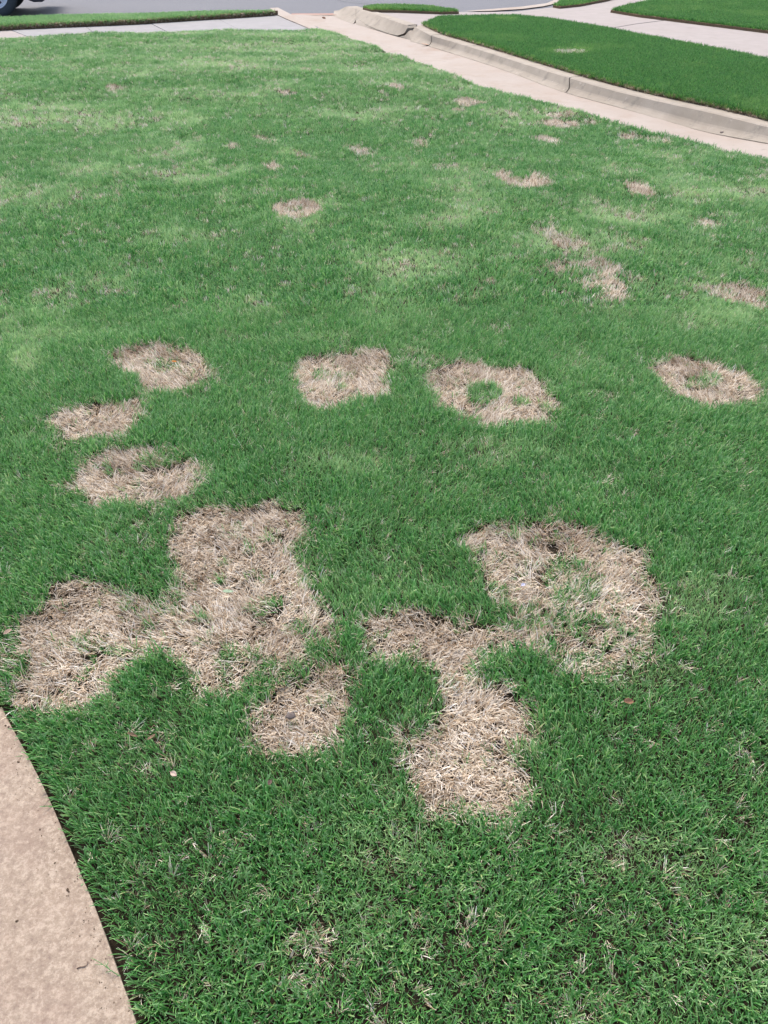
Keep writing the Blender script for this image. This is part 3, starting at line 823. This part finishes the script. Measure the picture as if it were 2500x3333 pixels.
lawn_poly = [(12, -1.0)] + [(p.x, p.y) for p in lawn_outline[::-1]] + [(-14, -1.0)]
zones = [(0.15, 3.6, 6200, False, 1.0), (3.6, 7.0, 1700, True, 0.95), (7.0, 20.0, 1050, True, 0.95)]
for zi, (y0, y1, dens, far, sz) in enumerate(zones):
    X, Y = sample(lawn_poly, dens, y0, y1)
    sd_ = poly_sd(X, Y, lawn_poly); ok = sd_ > 0.01
    ok &= slab_dist(X, Y) < -0.012 - 0.012 * vn(X, Y, 0.06, 66)
    X, Y, sd_ = X[ok], Y[ok], sd_[ok]
    dead, bare, pale = fields(X, Y)
    n = len(X)
    # straw scattered thinly through the living lawn
    litter = 0.045 + (0.13 - 0.06 * smooth01((Y - 4) / 4)) * smooth01((fbm(X, Y, 0.18, 41, 3) - 0.60) / 0.15) + 0.10 * pale
    prob = np.clip(np.where(dead > 0.3, dead, np.maximum(dead, litter)), 0, 0.94)
    u = RNG.random(n)
    isdead = u < prob
    Z = lawn_h(X, Y) - 0.012 * dead
    edge_dip = smooth01((0.02 - (-slab_dist(X, Y) - 0.012)) / 0.03); Z = Z - 0.012 * edge_dip
    # ---- living
    g_ = ~isdead & ~((dead > 0.5) & (RNG.random(n) < 0.45))
    x, y, z = X[g_], Y[g_], Z[g_]
    k = g_.sum()
    laz = 2 * math.pi * 1.5 * fbm(x, y, 0.7, 81, 2)
    lean = 0.08 + 0.75 * vn(x, y, 0.4, 83) * RNG.random(k)
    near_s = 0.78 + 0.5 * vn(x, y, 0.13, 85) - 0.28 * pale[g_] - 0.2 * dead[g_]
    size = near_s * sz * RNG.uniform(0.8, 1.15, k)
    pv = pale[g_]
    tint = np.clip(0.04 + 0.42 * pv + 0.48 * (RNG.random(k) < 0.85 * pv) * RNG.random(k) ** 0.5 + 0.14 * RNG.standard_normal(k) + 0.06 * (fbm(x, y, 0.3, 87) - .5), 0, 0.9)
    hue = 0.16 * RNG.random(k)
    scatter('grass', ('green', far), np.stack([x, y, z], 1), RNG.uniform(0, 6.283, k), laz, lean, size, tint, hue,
            ('short green lawn grass nearest the camera, around the large dead patches', 'short green lawn grass in the middle of the lawn', 'short green lawn grass at the far end by the sidewalk')[zi], 'grass')
    # ---- dead
    d_ = isdead & ~((bare > 0.3) & (RNG.random(n) < 0.6 * bare))
    x, y, z, dv, bv = X[d_], Y[d_], Z[d_], dead[d_], bare[d_]
    ex = (dv > 0.3) & (RNG.random(len(x)) < 0.3)
    cell = 1 / math.sqrt(dens)
    x = np.concatenate([x, x[ex] + RNG.normal(0, cell * .6, ex.sum())]); y = np.concatenate([y, y[ex] + RNG.normal(0, cell * .6, ex.sum())])
    z = np.concatenate([z, z[ex]]); bv = np.concatenate([bv, bv[ex]]); dv = np.concatenate([dv, dv[ex]]); k = len(x)
    flow = -1.2 + 3.4 * (fbm(x, y, 0.22, 93, 2) - 0.5) * 2 + 0.5 * RNG.standard_normal(k)
    inpatch = dv > 0.3
    yaw = np.where(inpatch, flow, RNG.uniform(0, 6.283, k))
    yaw = np.where(RNG.random(k) < 0.25, RNG.uniform(0, 6.283, k), yaw)
    size = np.where(inpatch, RNG.uniform(0.75, 1.1, k), RNG.uniform(0.55, 0.9, k)) * sz
    tone = smooth01((fbm(x, y, 0.13, 95, 2) - 0.52) / 0.22)
    tint = np.clip(np.where(inpatch, 0.25 * tone + 0.35 * bv + 0.26 * smooth01((rim_shade(x, y) + 0.5 * (fbm(x, y, .15, 97, 2) - .5) - 0.55) / 0.4) + 0.12 * RNG.random(k), 0.25 * RNG.random(k) * (Y.mean() < 6)), 0, 0.85)
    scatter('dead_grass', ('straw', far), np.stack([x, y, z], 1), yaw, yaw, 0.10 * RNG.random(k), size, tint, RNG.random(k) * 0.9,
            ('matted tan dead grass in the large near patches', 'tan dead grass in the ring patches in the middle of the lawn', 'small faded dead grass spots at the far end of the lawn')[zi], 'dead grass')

# grass on the banks and verges beyond
def bank(poly, dens, z, label, inset, tint0, dark, szz=1.0, soft=None, key='bank'):
    X, Y = sample(poly, dens)
    sd_ = poly_sd(X, Y, poly); ok = sd_ > inset; X, Y = X[ok], Y[ok]; k = len(X)
    nz = fbm(X, Y, 0.9, 111, 3)
    tint = np.clip(tint0 + 0.20 * smooth01((nz - .5) / .3) + 0.10 * RNG.standard_normal(k), 0, 0.9)
    if soft:
        px, py = to_pix(X, Y, 0.05)
        for cx, cy, rx, ry, s in soft: tint = np.clip(tint + s * RNG.random(k) * smooth01(1.5 - ((px - cx) / rx) ** 2 - ((py - cy) / ry) ** 2 + 1.2 * (fbm(X, Y, .2, 117) - .6)), 0, 1)
    Z = np.full(k, z) + 0.02 * (fbm(X, Y, 1.0, 113, 2) - .5)
    scatter('grass', (key, True), np.stack([X, Y, Z], 1), RNG.uniform(0, 6.283, k), RNG.uniform(0, 6.28, k), 0.3 * RNG.random(k),
            szz * RNG.uniform(0.9, 1.3, k), tint, 0.16 * RNG.random(k) , label, 'grass')
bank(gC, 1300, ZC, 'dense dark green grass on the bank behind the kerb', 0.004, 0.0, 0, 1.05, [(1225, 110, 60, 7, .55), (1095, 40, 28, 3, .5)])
bank(gA, 1100, ZC, 'small green grass wedge between the street and the kerb end', 0.02, 0.12, 0, 1.1)
bank(gD, 900, ZC, 'small grass tip at the top edge beside the gutter', 0.02, 0.12, 0, 1.1)
bank(gE, 900, ZC, 'green lawn beyond the walk in the upper right corner', 0.02, 0.02, 0, 1.1)
bank(gLo, 1100, LZ, 'narrow green verge between the sidewalk and the street', 0.01, 0.25, 0, 1.0, None, 'green')

def fringe(line, z0, z1, label, out, dens=420, key=('straw', True)):
    P = []; A = []
    for a, b in zip(line, line[1:]):
        d = (b - a); L = d.length; n = int(L * dens)
        az = math.atan2(out * d.x, -out * d.y)
        for _ in range(n):
            t = RNG.random(); q = a + d * t
            P.append((q.x + RNG.normal(0, .012), q.y + RNG.normal(0, .012), z0 + (z1 - z0) * RNG.random())); A.append(az + RNG.normal(0, .6))
    P = np.array(P); A = np.array(A); k = len(P)
    st = key[0] == 'straw'
    scatter('dead_grass' if st else 'grass', key, P, A, A, RNG.uniform(0.2, 0.9, k), RNG.uniform(0.35, 0.7, k) * (1 if st else 1.5), np.clip(RNG.normal(.7 if st else .15, .3, k), 0, 1), RNG.random(k) * (.9 if st else .16), label, 'dead grass' if st else 'grass')
fringe([Vector((p.x, p.y, 0)) for p in kbc], 0.0, 0.03, 'ragged brown thatch edge where the bank meets the kerb', -1, 200)
fringe([Vector((p.x, p.y, 0)) for p in gLn], -0.02, LZ, 'ragged brown thatch edge of the verge along the sidewalk', -1, 300)
fringe([Vector((p.x, p.y, 0)) for p in kbc], 0.022, 0.032, 'green blades spilling over the kerb top from the bank', -1, 110, ('bank', True))
fringe([Vector((p.x, p.y, 0)) for p in gLn], 0.012, LZ, 'green blades spilling over the verge edge by the sidewalk', -1, 80, ('green', True))

# ------------------------------------------------------------------ parked pickup at the top left corner
M_PAINT = flat('white_paint', (0.62, 0.63, 0.65), 0.25, 0.0, 0.02, 3.0, 0.5)
M_DARK = flat('black_plastic', (0.03, 0.03, 0.04), 0.55, 0.0, 0.15)
M_TYRE = flat('tyre_rubber', (0.045, 0.052, 0.056), 0.75, 0.0, 0.2, 60)
M_RIM = flat('steel_rim', (0.68, 0.70, 0.74), 0.38, 0.35, 0.05, 20)
M_GLASS = flat('dark_glass', (0.02, 0.025, 0.03), 0.08, 0.0, 0.02, 3, 0.6)
M_LAMP = flat('lamp_lens', (0.6, 0.62, 0.64), 0.15, 0.2, 0.05)
RW = 0.385
wc = gp(-1, 60, ZS)
truck = empty('pickup_truck', (wc.x, wc.y, ZS), math.atan2(STREET_DIR.y, STREET_DIR.x))
tag(truck, 'parked pickup truck with silver slotted steel wheel, nose poking in at the top left corner', 'pickup truck')

def lathe(prof, seg, name, mat, parent, smooth=True, keep=None):
    """prof: (radius, y) revolved about the local y axis"""
    V, F = [], []
    n = len(prof)
    for i in range(seg):
        a = 2 * math.pi * i / seg
        for r_, y_ in prof: V.append((r_ * math.cos(a), y_, r_ * math.sin(a)))
    for i in range(seg):
        j = (i + 1) % seg
        for k in range(n - 1):
            if keep and not keep(i, k): continue
            F.append((i * n + k, i * n + k + 1, j * n + k + 1, j * n + k))
    return mesh_obj(name, V, F, mat, parent, smooth)

def wheel_parts(x, y, flip):
    sy = -1 if flip else 1
    hub = lathe([(0.0, 0.05 * sy), (0.055, 0.045 * sy), (0.07, 0.06 * sy), (0.078, 0.10 * sy)], 24, 'wheel', M_DARK, truck)
    hub.location = (x, y, RW)
    W = 0.265
    ty = lathe([(0.232, 0.022), (0.240, 0.006), (0.262, -0.002), (0.300, -0.008), (0.342, 0.0), (0.366, 0.016), (0.378, 0.032), (0.385, 0.055),
                (0.385, 0.095), (0.376, 0.099), (0.376, 0.106), (0.385, 0.110), (0.385, 0.155), (0.376, 0.159), (0.376, 0.166), (0.385, 0.170),
                (0.385, W - 0.05), (0.372, W - 0.02), (0.34, W), (0.29, W), (0.235, W - 0.02)], 72, 'tyre', M_TYRE, hub)
    rim = lathe([(0.236, 0.020), (0.240, 0.004), (0.228, 0.000), (0.222, 0.018), (0.212, 0.030), (0.206, 0.060), (0.196, 0.068), (0.178, 0.050), (0.150, 0.040), (0.118, 0.040), (0.092, 0.062), (0.080, 0.090), (0.0, 0.092)],
                64, 'rim', M_RIM, hub, True, keep=lambda i, k: not (k in (7, 8) and (i % 8) in (2, 3, 4, 5)))
    back = lathe([(0.232, 0.14), (0.0, 0.15)], 32, 'brake_disc', M_DARK, hub)
    br = lathe([(0.206, 0.06), (0.212, 0.2)], 40, 'rim_barrel', M_RIM, hub)
    for o in (ty, rim, back, br):
        if flip: o.scale = (1, -1, 1)
for x, y, f in ((0, 0.0, False), (-3.6, 0.0, False), (0, 1.72, True), (-3.6, 1.72, True)):
    wheel_parts(x, y, f)

def extrude(name, prof, y0, y1, mat, parent, bevel=0.0):
    bm = bmesh.new()
    a = [bm.verts.new((x, y0, z)) for x, z in prof]; b = [bm.verts.new((x, y1, z)) for x, z in prof]
    bm.faces.new(a); bm.faces.new(b[::-1]); n = len(prof)
    for i in range(n): bm.faces.new((a[i], b[i], b[(i + 1) % n], a[(i + 1) % n]))
    if bevel:
        bmesh.ops.recalc_face_normals(bm, faces=bm.faces)
        bmesh.ops.bevel(bm, geom=[e for e in bm.edges if e.verts[0].co.y == e.verts[1].co.y], offset=bevel, segments=3, affect='EDGES', profile=0.5)
    bmesh.ops.triangulate(bm, faces=[f for f in bm.faces if len(f.verts) > 4])
    return bm_obj(name, bm, mat, parent)
def arch(cx, r=0.49, z=0.40, n=12):
    a0 = math.acos(min(1, 0.985)); out = []
    for i in range(n + 1):
        a = math.pi * i / n; out.append((cx + r * math.cos(a), max(z + 0.06, z + r * math.sin(a))))
    return out
body = [(0.86, 0.50)] + arch(0) + [(-3.08, 0.46)] + arch(-3.6)[0:] + [(-4.75, 0.52), (-4.78, 1.12), (-2.95, 1.14), (-2.9, 1.2), (-0.75, 1.2), (0.55, 1.10), (0.88, 1.0)]
extrude('body', body, -0.02, 1.98, M_PAINT, truck, 0.03)
cab = [(-2.85, 1.21), (-0.72, 1.21), (-1.35, 1.80), (-1.6, 1.86), (-2.6, 1.86), (-2.8, 1.75)]
cb = extrude('cab', cab, 0.10, 1.86, M_PAINT, truck, 0.04)
extrude('side_window', [(-2.7, 1.27), (-1.95, 1.27), (-1.95, 1.76), (-2.62, 1.76)], 0.085, 0.097, M_GLASS, cb)
extrude('side_window', [(-1.88, 1.27), (-0.95, 1.27), (-1.42, 1.74), (-1.88, 1.76)], 0.085, 0.097, M_GLASS, cb)
ws = mesh_obj('windscreen', [(-0.76, 0.2, 1.255), (-0.76, 1.76, 1.255), (-1.325, 1.7, 1.79), (-1.325, 0.26, 1.79)], [(0, 1, 2, 3)], M_GLASS, cb)
dr = extrude('door', [(-1.9, 0.52), (-0.72, 0.52), (-0.66, 1.18), (-1.9, 1.18)], -0.032, -0.022, M_PAINT, truck)
extrude('handle', [(-1.82, 1.0), (-1.64, 1.0), (-1.64, 1.03), (-1.82, 1.03)], -0.06, -0.034, M_DARK, dr)
extrude('valance', [(0.57, 0.27), (0.66, 0.235), (0.80, 0.235), (0.92, 0.29), (0.95, 0.48), (0.57, 0.49)], -0.01, 1.97, M_DARK, truck, 0.02)
extrude('bumper', [(0.60, 0.50), (0.98, 0.50), (1.0, 0.55), (1.0, 0.70), (0.9, 0.72), (0.60, 0.72)], -0.04, 2.0, M_RIM, truck, 0.02)
for y in (0.03, 1.63): extrude('headlight', [(0.80, 0.78), (0.905, 0.78), (0.90, 0.96), (0.78, 0.98)], y, y + 0.3, M_LAMP, truck, 0.01)
extrude('grille', [(0.86, 0.76), (0.90, 0.76), (0.895, 0.98), (0.86, 0.98)], 0.36, 1.6, M_DARK, truck)
extrude('underside', [(-4.5, 0.42), (0.5, 0.42), (0.5, 0.50), (-4.5, 0.50)], 0.35, 1.62, M_DARK, truck)

# ------------------------------------------------------------------ loose bits on lawn, drive and slab
def leaf(px, py, z, L, W, rz, col, label, curl=0.6, cat='leaf', name='leaf', tiltx=0.2):
    c = gp(px, py, z)
    V, F = [], []
    nu, nv = 9, 5
    for i in range(nu):
        t = i / (nu - 1); wv = math.sin(math.pi * min(1, t * 0.93 + 0.05)) ** 0.7 * (1 + 0.18 * math.sin(i * 2.7 + px))
        for j in range(nv):
            s = (j / (nv - 1) - 0.5) * 2
            V.append(((t - 0.5) * L, s * W / 2 * wv, curl * W * (0.6 * s * s * wv + 1.2 * (t - 0.5) ** 2) + 0.04 * W * math.sin(i * 3.1 + j * 2.3)))
    for i in range(nu - 1):
        for j in range(nv - 1):
            a = i * nv + j; F.append((a, a + 1, a + nv + 1, a + nv))
    o = mesh_obj(name, V, F, flat('leaf_tone', col, 0.8, 0, 0.35, 120), None, True)
    o.location = c; o.rotation_euler = (tiltx, 0.15, rz)
    sm = o.modifiers.new('thick', 'SOLIDIFY'); sm.thickness = 0.0006
    tag(o, label, cat)
    return o
leaf(566, 2520, 0.042, 0.017, 0.012, -0.5, (0.40, 0.31, 0.25), 'small pale crumpled leaf on the green grass right of the corner slab')
leaf(432, 2392, 0.042, 0.028, 0.008, -0.3, (0.13, 0.085, 0.05), 'thin brown curled leaf on the green grass below the left dead patch')
leaf(492, 2400, 0.042, 0.024, 0.007, 0.9, (0.15, 0.10, 0.06), 'thin brown leaf shred standing beside the brown curled leaf')
leaf(2045, 2285, 0.045, 0.026, 0.016, 0.1, (0.15, 0.08, 0.045), 'rust brown curled leaf alone in green grass at the right')
leaf(25, 2058, 0.042, 0.026, 0.012, 1.1, (0.24, 0.17, 0.13), 'dull tan leaf at the left edge beside the leftmost dead patch')
leaf(567, 1178, 0.045, 0.022, 0.012, 0.1, (0.40, 0.16, 0.04), 'small orange leaf in the upper left dead patch')
leaf(878, 2548, 0.042, 0.016, 0.010, 1.3, (0.07, 0.045, 0.035), 'dark brown leaf bit in green grass below the small middle dead patch')
leaf(742, 1925, 0.045, 0.030, 0.012, 0.1, (0.20, 0.26, 0.17), 'pale green flat leaf lying on the tall central dead patch', curl=0.2)
leaf(1702, 1905, 0.045, 0.018, 0.010, 0.7, (0.34, 0.34, 0.44), 'tiny bluish white petal on the large right dead patch', cat='petal', name='petal')
leaf(1386, 145, zbase(1386) + 0.015, 0.13, 0.06, -0.2, (0.30, 0.19, 0.13), 'flat brown leaf at the foot of the kerb by its second joint', curl=0.1, tiltx=0.0)
leaf(1054, 61, -0.07, 0.07, 0.05, 0.4, (0.20, 0.11, 0.07), 'lone brown leaf on the driveway near the street', curl=0.8)

def stone(px, py, z, r, col, label, sq=0.6):
    bm = bmesh.new(); bmesh.ops.create_icosphere(bm, subdivisions=3, radius=r)
    for v in bm.verts:
        k = 1 + 0.35 * (float(vn(v.co.x / r + px, v.co.y / r + v.co.z / r * 0.7, 0.9, 5)) - .5)
        v.co = Vector((v.co.x * k * 1.25, v.co.y * k, v.co.z * k * sq))
    o = bm_obj('stone', bm, flat('stone_tone', col, 0.8, 0, 0.3, 90), None, True)
    o.location = gp(px, py, z); o.rotation_euler = (0.1, 0.2, 0.5); tag(o, label, 'stone')
stone(945, 2330, 0.020, 0.010, (0.10, 0.08, 0.07), 'grey brown stone in the small middle dead patch')
stone(2352, 432, -0.12, 0.022, (0.16, 0.13, 0.11), 'small dark pebble on the driveway at the kerb foot')

def tube(name, pts, r, mat, label=None, cat=None, parent=None, taper=0.4):
    V, F = [], []; n = len(pts); m = 6
    for i, p in enumerate(pts):
        d = (pts[min(n - 1, i + 1)] - pts[max(0, i - 1)]).normalized()
        a = d.cross(Vector((0, 0, 1))).normalized(); b = d.cross(a); rr = r * (1 - (1 - taper) * i / (n - 1))
        for k in range(m): V.append(p + (a * math.cos(k * 6.283 / m) + b * math.sin(k * 6.283 / m)) * rr)
    for i in range(n - 1):
        for k in range(m): F.append((i * m + k, i * m + (k + 1) % m, (i + 1) * m + (k + 1) % m, (i + 1) * m + k))
    F += [tuple(range(m)), tuple((n - 1) * m + k for k in range(m))]
    o = mesh_obj(name, V, F, mat, parent, True)
    if label: tag(o, label, cat)
    return o
M_TWIG = flat('twig_bark', (0.10, 0.06, 0.045), 0.8)
tube('twig', [gp(x, y, 0.008) for x, y in ((250, 3152), (262, 3147), (275, 3146), (283, 3141), (286, 3133), (283, 3127))], 0.0011, M_TWIG, 'tiny curved dark twig on the tan slab', 'twig')
M_SPRIG = flat('sprig_green', (0.10, 0.20, 0.07), 0.6, 0, .3)
spg = empty('grass_sprig', gp(385, 3175, 0.01)); tag(spg, 'long green grass runner reaching from the lawn over the tan slab', 'grass sprig')
def rel(L, z): 
    o = spg.location; return [gp(x, y, zz) - o for (x, y), zz in zip(L, z)]
tube('stem', rel([(392, 3178), (372, 3166), (352, 3152), (332, 3137), (315, 3127), (297, 3118)], [.004, .014, .02, .022, .022, .02]), 0.0010, M_SPRIG, parent=spg)
for L in ([(355, 3154), (345, 3140), (338, 3128)], [(335, 3139), (322, 3140), (308, 3140)], [(362, 3160), (350, 3164), (342, 3166)], [(345, 3147), (352, 3134), (350, 3122)]):
    tube('blade', rel(L, [.02, .024, .02]), 0.0010, M_SPRIG, parent=spg, taper=0.2)

# soil crumbs and dark specks on the tan slab
bm = bmesh.new(); rr = random.Random(5)
spots = [(220, 2896, 0.0028), (224, 2902, 0.002), (55, 2998, 0.0028), (28, 2366, 0.003), (18, 2362, 0.0025), (178, 2810, 0.002), (242, 2808, 0.002), (130, 2700, 0.002), (60, 2480, 0.003)]
for k in range(150):
    i = rr.randrange(len(SLAB_EDGE) - 1); t = rr.random(); a, b = SLAB_EDGE[i], SLAB_EDGE[i + 1]
    off = abs(rr.gauss(0, 60)) + 14
    spots.append((a[0] + (b[0] - a[0]) * t - off, a[1] + (b[1] - a[1]) * t + rr.uniform(-10, 10), rr.uniform(0.0004, 0.0013)))
for x, y, r_ in spots:
    p = gp(x, y, 0.0065)
    mtx = Matrix.Translation(p) @ Matrix.Rotation(rr.uniform(0, 3), 4, 'Z') @ Matrix.Diagonal((rr.uniform(.8, 1.8), 1, 0.5, 1))
    bmesh.ops.create_icosphere(bm, subdivisions=1, radius=r_, matrix=mtx)
cr_ = bm_obj('soil_crumbs', bm, soil_mat('crumb', (0.05, 0.035, 0.025), (0.12, 0.085, 0.06)))
tag(cr_, 'dark soil crumbs and specks scattered on the tan slab', 'soil crumbs', kind='stuff')

# small thin straw patch on the bank
X, Y = sample(gC, 1300); px, py = to_pix(X, Y, 0.06)
e = ((px - 1235 - 25 * (vn(X, Y, .15, 5) - .5)) / 32) ** 2 + ((py - 110.5) / 3.2) ** 2; ok = (e < 1.2) & (RNG.random(len(X)) < 0.55); X, Y = X[ok], Y[ok]; k = len(X)
scatter('dead_grass', ('straw', True), np.stack([X, Y, np.full(k, ZC + .014)], 1), RNG.uniform(0, 6.28, k), RNG.uniform(0, 6.28, k), 0.2 * RNG.random(k), RNG.uniform(.7, 1, k), 0.2 * RNG.random(k), RNG.random(k), 'thin straw coloured patch in the grass bank behind the kerb', 'dead grass')
